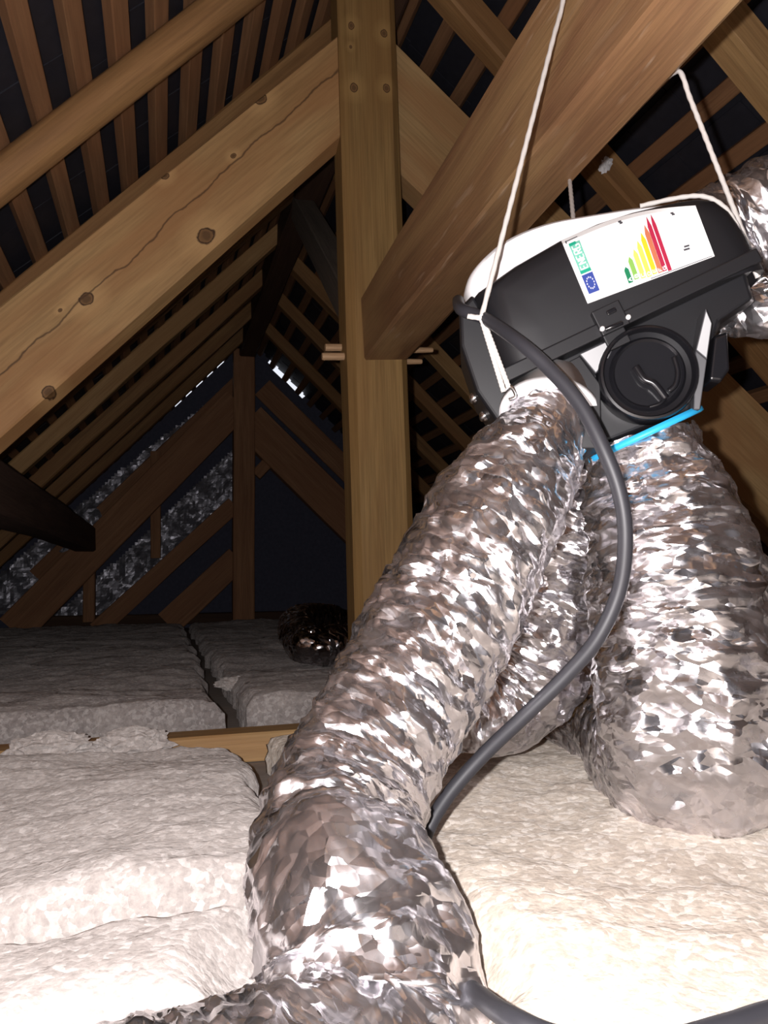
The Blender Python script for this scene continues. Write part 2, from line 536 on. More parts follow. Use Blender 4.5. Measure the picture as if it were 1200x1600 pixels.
# ------------------------------------------------------------------ near truss
YP = 2.1
fq = lambda x0, x1, y, Y0=YP: (atY(x0, y, Y0), atY(x1, y, Y0))
tl, tr = fq(529, 619, 0); bl, br = fq(561, 658, 1080)
up = (tl - bl) / (tl.z - bl.z)
tl = tl + up * .10; tr = tr + up * .10
bl.z = br.z = .055
dpt = Vector((0, .125, 0))
king = empty('king_post', (bl + br) / 2 + dpt / 2)
tag(king, 'upright oak king post with pegged joint, standing in the middle of the loft', 'post')
bpy.context.view_layer.update()
def section_frame(A, Bq):
    ca = sum(A, Vector()) / 4; cb = sum(Bq, Vector()) / 4
    X = (cb - ca).normalized(); Yv = (A[1] - A[0]); Yv = (Yv - X * Yv.dot(X)).normalized(); Z = X.cross(Yv)
    return Matrix(((X.x, Yv.x, Z.x, ca.x), (X.y, Yv.y, Z.y, ca.y), (X.z, Yv.z, Z.z, ca.z), (0, 0, 0, 1))).inverted()
pA, pB = [bl, br, br + dpt, bl + dpt], [tl, tr, tr + dpt, tl + dpt]
pf = section_frame(pA, pB)
M['oak_post'] = wood('oak_post_wood', (.215, .125, .045), (.36, .225, .085), (.26, .14, .048), rough=.65, spec=.25, grain=1.6, knots=[(tuple(pf @ atY(x, y, YP)), r_) for x, y, r_ in ((553, 137, .010), (604, 138, .009), (600, 52, .009), (549, 40, .008), (548, 73, .004))])
loft_beam('post_shaft', pA, pB, M['oak_post'], 26, .020, .0025, king, 3)
for (xa, xb, yc, Y0, r_, ty) in ((503, 545, 557, 2.155, .0105, 0), (508, 545, 543, 2.185, .0105, 0), (625, 676, 547, 2.155, .0095, .45), (625, 659, 565, 2.18, .0085, .3)):
    a = atY(xa, yc, Y0); b = atY(xb, yc, Y0)
    if ty: a, b = b, a
    X = (b - a).normalized()
    # tapered octagonal oak peg
    s = X.cross(Vector((0, 0, 1))).normalized(); v = s.cross(X)
    vv, ff = [], []
    for t in (0, .08, .5, 1.0):
        rr = r_ * ((1 - ty * .6) + ty * .6 * t) * (.9 if t == 0 else 1)
        for k in range(10):
            an = k / 10 * 2 * math.pi
            vv.append(a.lerp(b, t) + (s * math.cos(an) + v * math.sin(an)) * rr)
    for i in range(3):
        for k in range(10):
            ff.append((i * 10 + k, i * 10 + (k + 1) % 10, i * 10 + 10 + (k + 1) % 10, i * 10 + 10 + k))
    ff.append(tuple(range(9, -1, -1))); ff.append(tuple(30 + k for k in range(10)))
    pg = mesh_obj('peg', vv, ff, M['peg'])
    fix_normals(pg)
    pg.parent = king; pg.matrix_parent_inverse = king.matrix_world.inverted()

def ext(a, b, t): return a + (b - a) * t
# left principal: broad pale pine beam with knots, front face in the plane of the post
Yl = YP + .03
T0, T1 = atY(520, 62, Yl), atY(0, 478, Yl)
B0, B1 = atY(520, 222, Yl), atY(0, 683, Yl)
T0, T1 = ext(T0, T1, -.055), ext(T0, T1, 2.05)
B0, B1 = ext(B0, B1, -.03), ext(B0, B1, 1.62)
thk = Vector((0, .10, 0))
low = Vector((.010, .06, -.014))
A = [B0, T0, T0 + thk, B0 + low]; Bq = [B1, T1, T1 + thk, B1 + low]
ca = sum(A, Vector()) / 4; cb = sum(Bq, Vector()) / 4
X = (cb - ca).normalized(); Yv = (A[1] - A[0]); Yv = (Yv - X * Yv.dot(X)).normalized(); Z = X.cross(Yv)
m4 = Matrix(((X.x, Yv.x, Z.x, ca.x), (X.y, Yv.y, Z.y, ca.y), (X.z, Yv.z, Z.z, ca.z), (0, 0, 0, 1))).inverted()
kn = []
for (kx, ky, rad) in ((407, 154, .0135), (365, 243, .006), (322, 368, .0185), (135, 467, .0145), (76, 612, .013), (94, 485, .004), (258, 275, .008)):
    kn.append((tuple(m4 @ atY(kx, ky, Yl)), rad))
c0 = m4 @ atY(516, 120, Yl); c1 = m4 @ atY(170, 430, Yl)
bb = (c1.y - c0.y) / (c1.x - c0.x)
M['pine_knots'] = wood('knotty_pine_wood', (.37, .215, .09), (.50, .315, .14), (.36, .175, .07), rough=.6, knots=kn, crack=(c0.y - bb * c0.x, bb), grain=.7)
pl = loft_beam('principal_rafter', A, Bq, M['pine_knots'], 24, .004, .002, None, 5)
tag(pl, 'broad pale knotty pine beam sloping down left from the king post', 'beam')
# right principal
Yr = 2.2
T0, T1 = atY(620, 68, Yr), atY(735, 182, Yr)
B0, B1 = atY(626, 270, Yr), atY(660, 306, Yr)
dT = (T1 - T0).normalized(); dB = dT
A = [B0 - dB * .05, T0 - dT * .05, T0 - dT * .05 + thk, B0 - dB * .05 + thk]
L_ = 1.95
Bq = [B0 + dB * (L_ - .28), T0 + dT * L_, T0 + dT * L_ + thk, B0 + dB * (L_ - .28) + thk]
prr = loft_beam('principal_rafter', A, Bq, M['pine'], 24, .006, .003, None, 8)
tag(prr, 'pale brown principal beam sloping down right behind the tie beam and unit', 'beam')

# horizontal tie from the post towards (and past) the camera, tapering
f_bl, f_br = atY(568, 562, YP), atY(640, 562, YP)
f_tl = atY(564, 462, YP); f_tr = f_br + (f_tl - f_bl)
n_bl = atZ(1024, 0, 1.03); n_br = atZ(1165, 0, 1.03); n_tl = atX(840, 0, .512)
def onY(a, b, Y): return a + (b - a) * ((Y - a.y) / (b.y - a.y))
YT = -0.6
e_bl = onY(f_bl, n_bl, YT); e_br = onY(f_br, n_br, YT); e_tl = onY(f_tl, n_tl, YT); e_tr = e_br + (e_tl - e_bl)
Y0 = YP + .002
s_ = [onY(a, b, Y0) for a, b in ((f_bl, e_bl), (f_br, e_br), (f_tr, e_tr), (f_tl, e_tl))]
tie = loft_beam('tie_beam', s_, [e_bl, e_br, e_tr, e_tl], M['tie'], 30, .007, .004, None, 12)
tag(tie, 'reddish brown beam pegged to the king post, running overhead above the black unit', 'beam')

# ridge, brace, purlins
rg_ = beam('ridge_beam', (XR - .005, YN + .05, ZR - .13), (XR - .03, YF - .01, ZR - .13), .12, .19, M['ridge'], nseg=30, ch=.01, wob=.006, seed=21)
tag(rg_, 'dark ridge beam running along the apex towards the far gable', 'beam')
br_ = beam('ridge_brace', (.575, 2.23, 1.08), (.60, 3.55, 2.05), .085, .105, M['grey_wood'], nseg=10, ch=.004, wob=.002, seed=23)
tag(br_, 'greyish slanting brace from behind the king post up to the ridge', 'brace')
pc = atY(133, 842, 6.05)
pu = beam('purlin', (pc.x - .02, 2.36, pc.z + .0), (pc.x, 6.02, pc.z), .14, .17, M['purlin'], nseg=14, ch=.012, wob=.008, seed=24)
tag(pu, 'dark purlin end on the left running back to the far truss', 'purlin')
pc = atY(1172, 560, 2.36)
pu2 = beam('purlin', (pc.x + .02, 2.34, pc.z + .01), (pc.x + .02, 6.4, pc.z), .12, .15, M['far'], nseg=14, ch=.01, wob=.006, seed=25)
tag(pu2, 'brown purlin on the right behind the unit, by the right principal', 'purlin')

# ------------------------------------------------------------------ far truss and gable boarding
YG = 6.08
def far_beam(name, p, q, thick_px, lab, cat, Y=YG, dep=.10, mat='far', seed=0, group=None):
    a = atY(*p, Y); b = atY(*q, Y)
    o = beam(name, a + Vector((0, dep / 2, 0)), b + Vector((0, dep / 2, 0)), dep, thick_px / F * Y * 1.0, M[mat], up=(0, 0, 1) if abs((b - a).normalized().z) < .95 else (1, 0, 0), nseg=8, ch=.006, wob=.005, seed=seed)
    return tag(o, lab, cat, group)
far_beam('king_post', (382, 545), (381, 972), 33, 'upright post of the far truss below the apex', 'post', seed=31)
far_beam('principal_rafter', (372, 628), (20, 985), 50, 'thick principal beam of the far truss, sloping down left', 'beam', Y=YG + .02, seed=32)
far_beam('principal_rafter', (388, 655), (640, 905), 58, 'principal beam of the far truss, sloping down right behind the king post', 'beam', Y=YG + .02, seed=33)
far_beam('gable_rail', (366, 788), (150, 985), 26, 'slim sloping rail under the far left principal beam', 'rail', Y=YG + .04, dep=.06, seed=34)
far_beam('strut', (372, 872), (262, 975), 40, 'short slanting strut at the foot of the far upright post', 'strut', Y=YG + .03, dep=.08, seed=35)
far_beam('stud', (243, 705), (243, 872), 15, 'short vertical stud crossing the far left principal, upper one', 'stud', Y=YG + .14, dep=.05, seed=36)
far_beam('stud', (139, 868), (139, 972), 17, 'short vertical stud low at the far left, beside the foil', 'stud', Y=YG + .14, dep=.05, seed=37)
far_beam('strut', (400, 742), (425, 716), 18, 'small offcut strut between the far post and the far right principal', 'strut', Y=YG + .05, dep=.05, seed=38)
far_beam('verge_board', (388, 590), (60, 905), 34, 'brown board along the left rake of the far gable below the daylight slots', 'board', Y=YF - .09, dep=.03, seed=39)
far_beam('verge_board', (410, 605), (560, 752), 34, 'brown board along the right rake of the far gable below the daylight slots', 'board', Y=YF - .09, dep=.03, seed=40)
far_beam('sill_plate', (60, 972), (600, 960), 16, 'low timber plate along the foot of the far gable', 'plate', Y=YF - .15, dep=.08, mat='ridge', seed=41)

# crumpled foil sheet on the gable between the timbers
def foil_sheet(name, poly, Y, lab, seed, step=6):
    poly = [atY(x, y, Y) for x, y in poly]
    # grid in (x,z) clipped to the polygon
    xs = [p.x for p in poly]; zs = [p.z for p in poly]
    x0, x1, z0, z1 = min(xs), max(xs), min(zs), max(zs)
    st = .022
    nx, nz = int((x1 - x0) / st) + 1, int((z1 - z0) / st) + 1
    def inside(x, z):
        c = False; j = len(poly) - 1
        for i in range(len(poly)):
            a, b = poly[i], poly[j]
            if (a.z > z) != (b.z > z) and x < (b.x - a.x) * (z - a.z) / (b.z - a.z) + a.x: c = not c
            j = i
        return c
    G = np.array([[x0 + i * st, 0, z0 + j * st] for j in range(nz + 1) for i in range(nx + 1)])
    d = fbm(G * 6, seed, 3) * .030 + np.abs(fbm(G * 10, seed + 9, 2)) * .022
    V = [(g[0], min(Y + dd, YF - .012), g[2]) for g, dd in zip(G, d)]
    faces = []
    for j in range(nz):
        for i in range(nx):
            if inside(x0 + (i + .5) * st, z0 + (j + .5) * st):
                a = j * (nx + 1) + i
                faces.append((a, a + 1, a + nx + 2, a + nx + 1))
    used = sorted({v for f in faces for v in f}); mp = {v: k for k, v in enumerate(used)}
    o = mesh_obj(name, [V[v] for v in used], [tuple(mp[v] for v in f) for f in faces], M['foil_far'])
    md = o.modifiers.new('thickness', 'SOLIDIFY'); md.thickness = .004; md.offset = 0
    return tag(o, lab, 'insulation')
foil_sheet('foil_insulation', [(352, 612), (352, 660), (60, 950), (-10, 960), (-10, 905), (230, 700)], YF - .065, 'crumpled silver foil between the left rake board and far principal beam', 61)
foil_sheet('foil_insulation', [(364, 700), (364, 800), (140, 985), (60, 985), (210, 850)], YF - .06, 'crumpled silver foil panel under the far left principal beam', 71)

# ------------------------------------------------------------------ floor: joist and mineral wool
def wool_slab(name, x0, x1, y0, y1, z, lab, mat, step, seed, amp=.010, wav=.018, edge=.02, zb=.052, tilt=None, rag=.02):
    nx = max(8, int((x1 - x0) / step)); ny = max(8, int((y1 - y0) / step))
    U, Vv = np.meshgrid(np.linspace(0, 1, nx + 1), np.linspace(0, 1, ny + 1))
    u = U.ravel(); v = Vv.ravel()
    X = x0 + u * (x1 - x0); Y = y0 + v * (y1 - y0)
    P = np.stack([X, Y, np.full_like(X, seed * 1.7)], 1)
    big = fbm(P * 3.2, seed, 3) * wav
    med = fbm(P * 22, seed + 3, 3) * amp * .26
    chunk = np.maximum(0, fbm(P * np.array([60, 60, 1]), seed + 7, 3)) * amp * .30
    ex = np.minimum(X - x0, x1 - X); ey = np.minimum(Y - y0, y1 - Y)
    e = np.minimum(ex, ey); k = np.clip(e / edge, 0, 1); k = np.sqrt(np.clip(1 - (1 - k) ** 2, 0, 1))
    Z = (z + big + med + chunk) - (1 - k) * edge * .8
    if tilt is not None: Z = Z + tilt(X, Y)
    rx = fbm(np.stack([Y * 9, X * 9, P[:, 2]], 1), seed + 20, 4) * rag; ry = fbm(np.stack([X * 9, Y * 9, P[:, 2] + 5], 1), seed + 30, 4) * rag
    X = X + rx * (1 - np.clip(ex / .08, 0, 1)); Y = Y + ry * (1 - np.clip(ey / .08, 0, 1))
    verts = np.stack([X, Y, Z], 1)
    W = nx + 1
    faces = [(j * W + i, j * W + i + 1, (j + 1) * W + i + 1, (j + 1) * W + i) for j in range(ny) for i in range(nx)]
    rim = [i for i in range(W)] + [j * W + nx for j in range(1, ny + 1)] + [ny * W + i for i in range(nx - 1, -1, -1)] + [j * W for j in range(ny - 1, 0, -1)]
    V = [tuple(p) for p in verts]; b0 = len(V); nr = len(rim)
    levels = 4
    for l in range(1, levels + 1):
        t = l / levels
        for a, r in enumerate(rim):
            p = verts[r]
            bz = mnoise.noise(Vector((p[0] * 30, p[1] * 30, l * 1.3))) * .006 if l < levels else 0
            V.append((p[0] + bz, p[1] + bz, p[2] * (1 - t) + zb * t))
    prev = rim
    for l in range(levels):
        cur = [b0 + l * nr + a for a in range(nr)]
        for a in range(nr):
            b = (a + 1) % nr
            faces.append((prev[b], prev[a], cur[a], cur[b]))
        prev = cur
    o = mesh_obj(name, V, faces, M[mat], None, True)
    fix_normals(o)
    return tag(o, lab, 'insulation')

XG0, XG1 = .128, .182       # gap between the left and right columns of batts
D = atD
d1 = [D(858, 636, .965), D(852, 668, .955), D(815, 730, .935), D(765, 815, .905), D(705, 950, .875), D(635, 1080, .845), D(560, 1215, .80), D(522, 1325, .745), D(540, 1400, .69), D(568, 1490, .662), D(570, 1595, .635), D(500, 1705, .585), D(345, 1790, .545), D(60, 1860, .52)]
r1 = [.048, .049, .064, .073, .074, .076, .074, .070, .075, .085, .089, .087, .083, .080]
def trench(X, Y):
    """the soft wool sags under the weight of the big duct"""
    dd = np.full(X.shape, 9.0)
    for a, b in zip(d1[7:-1], d1[8:]):
        for k in range(8):
            p = a.lerp(b, k / 8)
            dd = np.minimum(dd, np.hypot(X - p.x, Y - p.y))
    return -.058 * np.exp(-(dd / .112) ** 6)
puff = lambda X, Y: .042 * np.exp(-np.maximum(0, Y - 1.93) / .45)
wool_slab('insulation_batt', -1.25, .24, -.3, .870, .094, 'white wool batt across the bottom left corner, nearest the camera', 'wool', .0065, 1, tilt=trench, edge=.010)
wool_slab('insulation_batt', -1.38, XG0 + .01, .86, 1.58, .116, 'grey wool batt on the left with a bright raised front edge', 'wool', .007, 2, edge=.038, tilt=trench)
wool_slab('insulation_batt', -1.40, XG0, 1.90, 6.25, .114, 'far left wool batt beyond the joist, reaching the gable', 'wool_dusty_dim', .018, 3, amp=.013, tilt=puff, edge=.03)
wool_slab('insulation_batt', XG1 + .01, 2.4, 1.92, 6.25, .110, 'far right wool batt beyond the joist, around the king post foot', 'wool_dusty_dim', .018, 4, amp=.013, tilt=puff, edge=.03)
wool_slab('insulation_batt', XG1 + .005, 1.7, -.3, 1.60, .118, 'bright creamy wool batt under the silver ducts and cable', 'wool_warm', .0068, 5, wav=.014, tilt=trench)
jo = beam('floor_joist', (-1.38, 1.70, .081), (2.2, 1.80, .081), .075, .058, M['pine'], nseg=20, ch=.004, wob=.004, seed=51)
tag(jo, 'pale timber joist edge showing between the wool batts', 'joist')
# torn tufts of wool lying along the joist
rg = random.Random(9)
def tuft(px, py, z, r, lab, seed):
    c = atZ(px, py, z)
    bm = bmesh.new(); bmesh.ops.create_icosphere(bm, subdivisions=4, radius=1)
    for v in bm.verts:
        n_ = v.co.normalized(); d = 1 + .35 * mnoise.fractal(n_ * 2.2 + Vector((seed, 0, 0)), .7, 2.1, 5)
        v.co = Vector((n_.x * r * 1.5 * d, n_.y * r * d, n_.z * r * .55 * d))
    me = bpy.data.meshes.new('wool_tuft'); bm.to_mesh(me); bm.free(); me.materials.append(M['wool'])
    o = bpy.data.objects.new('wool_tuft', me); COL.objects.link(o); o.location = c
    return tag(o, lab, 'insulation', 'torn wool tufts')
tuft(205, 1163, .115, .045, 'torn tuft of pale wool lying on the joist, biggest one', 2)
tuft(80, 1172, .115, .05, 'torn tuft of wool at the left end of the joist', 5)
tuft(368, 1068, .112, .035, 'loose wool lump beside the gap on the far right batt', 8)

# ------------------------------------------------------------------ ventilation unit
WA = math.radians(21)
Wn = Vector((-math.sin(WA), -math.cos(WA), 0))          # front normal, level
UC = atD(965, 500, .93)
def on_front(px, py, off=0.0):
    d = ray(px, py); t = (UC + Wn * off - EYE).dot(Wn) / d.dot(Wn)
    return EYE + d * t
ua = on_front(795, 604); ub = on_front(1166, 428)
Uax = (ub - ua).normalized(); Vax = Wn.cross(Uax)
UM = Matrix(((Uax.x, Vax.x, Wn.x, UC.x), (Uax.y, Vax.y, Wn.y, UC.y), (Uax.z, Vax.z, Wn.z, UC.z), (0, 0, 0, 1)))
UMI = UM.inverted()
def L(px, py, w=0.0):
    """photo point on the unit plane at local depth w -> unit coordinates (u, v, w)"""
    return UMI @ on_front(px, py, w)
unit = empty('ventilation_unit', None, UM)
tag(unit, 'black ventilation unit with white back shell, hung by ropes under the tie beam', 'ventilation unit')

def part(name, verts, faces, mat, parent=unit, smooth=False, bevel=0, auto=None):
    o = mesh_obj(name, verts, faces, M[mat] if isinstance(mat, str) else mat, None, smooth)
    fix_normals(o)
    o.parent = parent
    if bevel:
        b = o.modifiers.new('bevel', 'BEVEL'); b.width = bevel; b.segments = 2; b.limit_method = 'ANGLE'; b.angle_limit = .6
    return o

def ringed(poly, center, rings):
    """rings: (scale about center, w); first ring = front, gets a cap; last also capped"""
    V, Fc = [], []
    n = len(poly)
    for (s, w_) in rings:
        for p in poly: V.append((center[0] + (p[0] - center[0]) * s, center[1] + (p[1] - center[1]) * s, w_))
    for r in range(len(rings) - 1):
        for i in range(n):
            j = (i + 1) % n
            Fc.append((r * n + i, r * n + j, (r + 1) * n + j, (r + 1) * n + i))
    Fc.append(tuple(range(n))); Fc.append(tuple((len(rings) - 1) * n + i for i in range(n - 1, -1, -1)))
    return V, Fc

def smooth_poly(P, it=2, keep=()):
    for _ in range(it):
        Q = []
        n = len(P)
        for i in range(n):
            a, b = P[i], P[(i + 1) % n]
            Q.append((a[0] * .75 + b[0] * .25, a[1] * .75 + b[1] * .25)); Q.append((a[0] * .25 + b[0] * .75, a[1] * .25 + b[1] * .75))
        P = Q
    return P

# lid: rounded upper shell, open-top outline down to the seam
lid_px = [(742, 462), (800, 421), (870, 381), (930, 354), (985, 336), (1040, 323), (1088, 315), (1114, 318), (1136, 334), (1160, 366), (1182, 405), (1194, 428)]
seam_r, seam_l = (1166, 428), (795, 604)
lid2 = [L(x, y, -.035)[:2] for x, y in lid_px]
sl_, sr_ = L(*seam_l)[:2], L(1192, 416)[:2]
lp = lid2 + [(sr_[0], .004), (sl_[0] + .0, .004), ((sl_[0] + lid2[0][0]) / 2 - .004, (lid2[0][1] + .004) / 2 - .01)]
cen = ((sl_[0] + sr_[0]) / 2, .004)
lid_rings = [(.60, .0), (.80, -.0015), (.88, -.005), (.94, -.012), (.975, -.022), (1.0, -.040), (1.0, -.085)]
V, Fc = ringed(lp, cen, lid_rings)
lid = part('lid', V, Fc, 'black', smooth=False)
lid.data.polygons.foreach_set('use_smooth', [True] * len(lid.data.polygons))
es = lid.modifiers.new('edges', 'EDGE_SPLIT'); es.split_angle = math.radians(35)
# lip running along the seam
V, Fc = ringed([(sl_[0] - .002, -.010), (sr_[0] + .002, -.010), (sr_[0] + .002, .006), (sl_[0] - .002, .006)], (0, -.002), [(1.0, .004), (1.0, -.08)])
part('lid_rim', V, Fc, 'black', bevel=.002)
# base: lower body with chamfered facets
base_px = [(797, 606), (1192, 420), (1199, 452), (1142, 490), (1128, 532), (1092, 640), (917, 708), (905, 668), (806, 664)]
bp = [L(x, y)[:2] for x, y in base_px]
bp[0] = (bp[0][0], -.008); bp[1] = (bp[1][0], -.008)
V, Fc = ringed(bp, (.02, -.010), [(.94, -.024), (1.0, -.042), (1.0, -.155), (.97, -.16)])
part('base', V, Fc, 'black', bevel=.003)
# facets turned down towards the viewer, flash reflection painted in as lighter grey: a triangular one beside the plug and a tall one on the right
def facet(name, pts, mat, turn, back=.012):
    """thin bevelled plate; turn = how far the lower edge stands proud"""
    V = []
    for (x, y, w_) in pts: V.append(tuple(L(x, y, w_)))
    n = len(V)
    V2 = V + [(v[0], v[1], v[2] - back) for v in V]
    Fc = [tuple(range(n)), tuple(range(2 * n - 1, n - 1, -1))] + [(i, (i + 1) % n, n + (i + 1) % n, n + i) for i in range(n)]
    return part(name, V2, Fc, mat, bevel=.0012)
def facet_n(name, pts, w0, blend, mat, back=.035):
    """plate through the first point, its face turned by blend from the unit's front towards the eye-side below"""
    p0 = L(pts[0][0], pts[0][1], w0)
    nv = Vector((0, 0, 1)).lerp((UMI @ EYE - p0).normalized(), blend).normalized()
    P = []
    for x, y in pts:
        w_ = w0
        for _ in range(8):
            q = L(x, y, w_); w_ = w0 - ((q.x - p0.x) * nv.x + (q.y - p0.y) * nv.y) / nv.z
        P.append((x, y, w_))
    facet(name, P, mat, 0, back)
    return P
facet_n('front_facet', [(905, 553), (967, 524), (950, 562), (931, 584)], -.006, .90, 'glint_plastic')
fp = facet_n('front_facet', [(1103, 481), (1113, 505), (1105, 562), (1087, 547)], .010, .92, 'glint_plastic')
facet_n('front_facet', [(1087, 547), (1105, 562), (1094, 640), (1084, 640)], fp[3][2], .40, 'glint_plastic')
facet('corner_panel', [(862, 578, -.006), (906, 556, -.006), (938, 600, -.006), (940, 700, -.006), (905, 700, -.006), (898, 640, -.006)], 'black', 0, .04)
# round blanking plug
pcx = L(1013, 583)
def lathe(name, prof, mat, loc, parent=unit, seg=48, axis='w', smooth=True):
    V, Fc = [], []
    for (r, w_) in prof:
        for k in range(seg):
            a = k / seg * 2 * math.pi
            V.append((loc[0] + r * math.cos(a), loc[1] + r * math.sin(a), loc[2] + w_))
    for i in range(len(prof) - 1):
        for k in range(seg):
            Fc.append((i * seg + k, i * seg + (k + 1) % seg, (i + 1) * seg + (k + 1) % seg, (i + 1) * seg + k))
    Fc.append(tuple(range(seg - 1, -1, -1))); Fc.append(tuple((len(prof) - 1) * seg + k for k in range(seg)))
    o = part(name, V, Fc, mat, parent)
    if smooth:
        o.data.polygons.foreach_set('use_smooth', [len(p.vertices) == 4 for p in o.data.polygons])
        e = o.modifiers.new('edges', 'EDGE_SPLIT'); e.split_angle = math.radians(40)
    return o
plug = lathe('round_plug', [(.054, -.05), (.054, .002), (.0525, .005), (.050, .006), (.0485, .003), (.0475, -.004), (.042, -.005), (.040, -.001), (.0385, .0005), (.036, -.002), (.001, -.003)], 'black_gloss', (pcx.x, pcx.y, 0))
# grip: curved handle and bar across the plug
def tube(name, pts, rad, mat, parent=None, seg=10, res=8, local=False, twist=None):
    """Catmull-Rom swept tube; pts world (or local) vectors; rad scalar or list"""
    P = [Vector(p) for p in pts]
    if not isinstance(rad, (list, tuple)): rad = [rad] * len(P)
    C_, R_ = [], []
    n = len(P)
    for i in range(n - 1):
        p0, p1, p2, p3 = P[max(i - 1, 0)], P[i], P[i + 1], P[min(i + 2, n - 1)]
        for k in range(res):
            t = k / res
            C_.append(.5 * ((2 * p1) + (p2 - p0) * t + (2 * p0 - 5 * p1 + 4 * p2 - p3) * t * t + (3 * p1 - p0 - 3 * p2 + p3) * t ** 3))
            R_.append(rad[i] + (rad[i + 1] - rad[i]) * t)
    C_.append(P[-1]); R_.append(rad[-1])
    V, Fc = [], []
    nrm = None
    for i, c in enumerate(C_):
        tg = (C_[min(i + 1, len(C_) - 1)] - C_[max(i - 1, 0)]).normalized()
        if nrm is None:
            nrm = tg.orthogonal().normalized()
        nrm = (nrm - tg * nrm.dot(tg)).normalized(); bn = tg.cross(nrm)
        for k in range(seg):
            a = k / seg * 2 * math.pi
            rr = R_[i]
            if twist: rr *= 1 + .10 * math.sin(2 * a + i * twist)
            V.append(c + (nrm * math.cos(a) + bn * math.sin(a)) * rr)
    for i in range(len(C_) - 1):
        for k in range(seg):
            Fc.append((i * seg + k, i * seg + (k + 1) % seg, (i + 1) * seg + (k + 1) % seg, (i + 1) * seg + k))
    Fc.append(tuple(range(seg - 1, -1, -1))); Fc.append(tuple((len(C_) - 1) * seg + k for k in range(seg)))
    o = mesh_obj(name, V, Fc, M[mat] if isinstance(mat, str) else mat, None, True)
    fix_normals(o)
    if parent: o.parent = parent
    return o
def Lw(px, py, w_): return L(px, py, w_)
tube('plug_grip', [Lw(993, 573, .003), Lw(1006, 592, .005), (Lw(1022, 600, .006)), Lw(1040, 622, .003)], .0045, 'black_gloss', plug, 8)
tube('plug_rib', [Lw(1053, 558, .001), Lw(1059, 580, .002), Lw(1056, 600, .002), Lw(1045, 611, .001)], .003, 'black_gloss', plug, 8)
tube('plug_rib', [Lw(1015, 636, .001), Lw(1030, 631, .002), Lw(1040, 622, .001)], .002, 'black_gloss', plug, 8)
# latch
def box_px(name, cx, cy, wpx, hpx, w0, w1, mat, parent=unit, bevel=.0015):
    c = L(cx, cy); k = .93 / F
    a, b = wpx * k / 2, hpx * k / 2
    V = [(c.x + sx * a, c.y + sy * b, w_) for w_ in (w0, w1) for sx, sy in ((-1, -1), (1, -1), (1, 1), (-1, 1))]
    return part(name, V, [(0, 3, 2, 1), (4, 5, 6, 7), (0, 1, 5, 4), (1, 2, 6, 5), (2, 3, 7, 6), (3, 0, 4, 7)], mat, parent, bevel=bevel)
lt = box_px('latch', 952, 500, 46, 42, -.01, .010, 'black')
box_px('latch_slot', 953, 491, 16, 8, .009, .012, 'black_gloss', lt)
tube('latch_bar', [Lw(946, 515, .013), Lw(958, 510, .015), Lw(972, 504, .013)], .0025, 'black_gloss', lt, 8)
for (x, y) in ((939, 518), (979, 500)):
    lathe('latch_pin', [(.0028, .008), (.0028, .0125), (.0015, .014), (.0003, .0142)], 'white', (L(x, y).x, L(x, y).y, 0), lt, 12)
lp2 = box_px('latch_plate', 963, 529, 36, 28, -.012, .003, 'black', lt)
# carrying handle block on the right flank
hb = L(1120, 568)
V, Fc = ringed([L(1108, 532, -.03)[:2], L(1128, 526, -.03)[:2], L(1132, 585, -.03)[:2], L(1118, 604, -.03)[:2], L(1100, 602, -.03)[:2]], (hb.x, hb.y), [(.9, -.006), (1.0, -.012), (1.0, -.06)])
part('side_grip', V, Fc, 'black_gloss', bevel=.002)
# side grip on the left flank and small bright clips there
for (x, y) in ((741, 622), (757, 650)):
    lathe('side_clip', [(.0065, -.098), (.0065, -.086), (.004, -.083), (.0005, -.082)], 'metal', tuple(L(x, y, -.09)[:2]) + (0,), unit, 14)
# left flank (visible strip left of the lid edge)
fl_px = [(738, 466), (717, 488), (719, 545), (744, 618), (776, 664), (808, 664), (797, 606), (757, 500)]
V, Fc = ringed([L(x, y, -.06)[:2] for x, y in fl_px], tuple(L(775, 570, -.06)[:2]), [(.95, -.040), (1.0, -.048), (1.0, -.16), (.96, -.165)])
part('left_flank', V, Fc, 'black', bevel=.003)

# white back shell, taller than the lid
wp = [(726, 470), (728, 440), (746, 412), (786, 377), (850, 351), (920, 339), (1000, 326), (1060, 322), (1120, 332), (1165, 375), (1190, 430), (1175, 480), (800, 560)]
V, Fc = ringed(smooth_poly([L(x, y, -.10)[:2] for x, y in wp], 2), tuple(L(960, 470, -.10)[:2]), [(.95, -.086), (.98, -.090), (1.0, -.100), (1.012, -.12), (1.015, -.17), (1.0, -.205), (.97, -.225), (.9, -.24)])
ws = part('back_shell', V, Fc, 'white', smooth=True)
ws['label'] = 'white rounded back shell'
es = ws.modifiers.new('edges', 'EDGE_SPLIT'); es.split_angle = math.radians(40)

# energy label: laid over the lid's rounded face
def lid_w(u, v):
    """depth of the lid surface at (u, v)"""
    best = 0
    # radial position about cen relative to the outline
    dx, dy = u - cen[0], v - cen[1]
    n = len(lp)
    for i in range(n):
        a, b = lp[i], lp[(i + 1) % n]
        ax, ay, bx, by = a[0] - cen[0], a[1] - cen[1], b[0] - cen[0], b[1] - cen[1]
        ex, ey = bx - ax, by - ay
        den = dx * ey - dy * ex
        if abs(den) < 1e-12: continue
        t = (ax * ey - ay * ex) / den
        s = (ax * dy - ay * dx) / den
        if t > 0 and -1e-6 <= s <= 1 + 1e-6:
            best = max(best, 1 / t)
    R = lid_rings
    if best <= R[0][0]: return R[0][1]
    for (s0, w0), (s1, w1) in zip(R[:-1], R[1:]):
        if best <= s1 and s1 > s0: return w0 + (w1 - w0) * (best - s0) / (s1 - s0)
    return R[5][1]
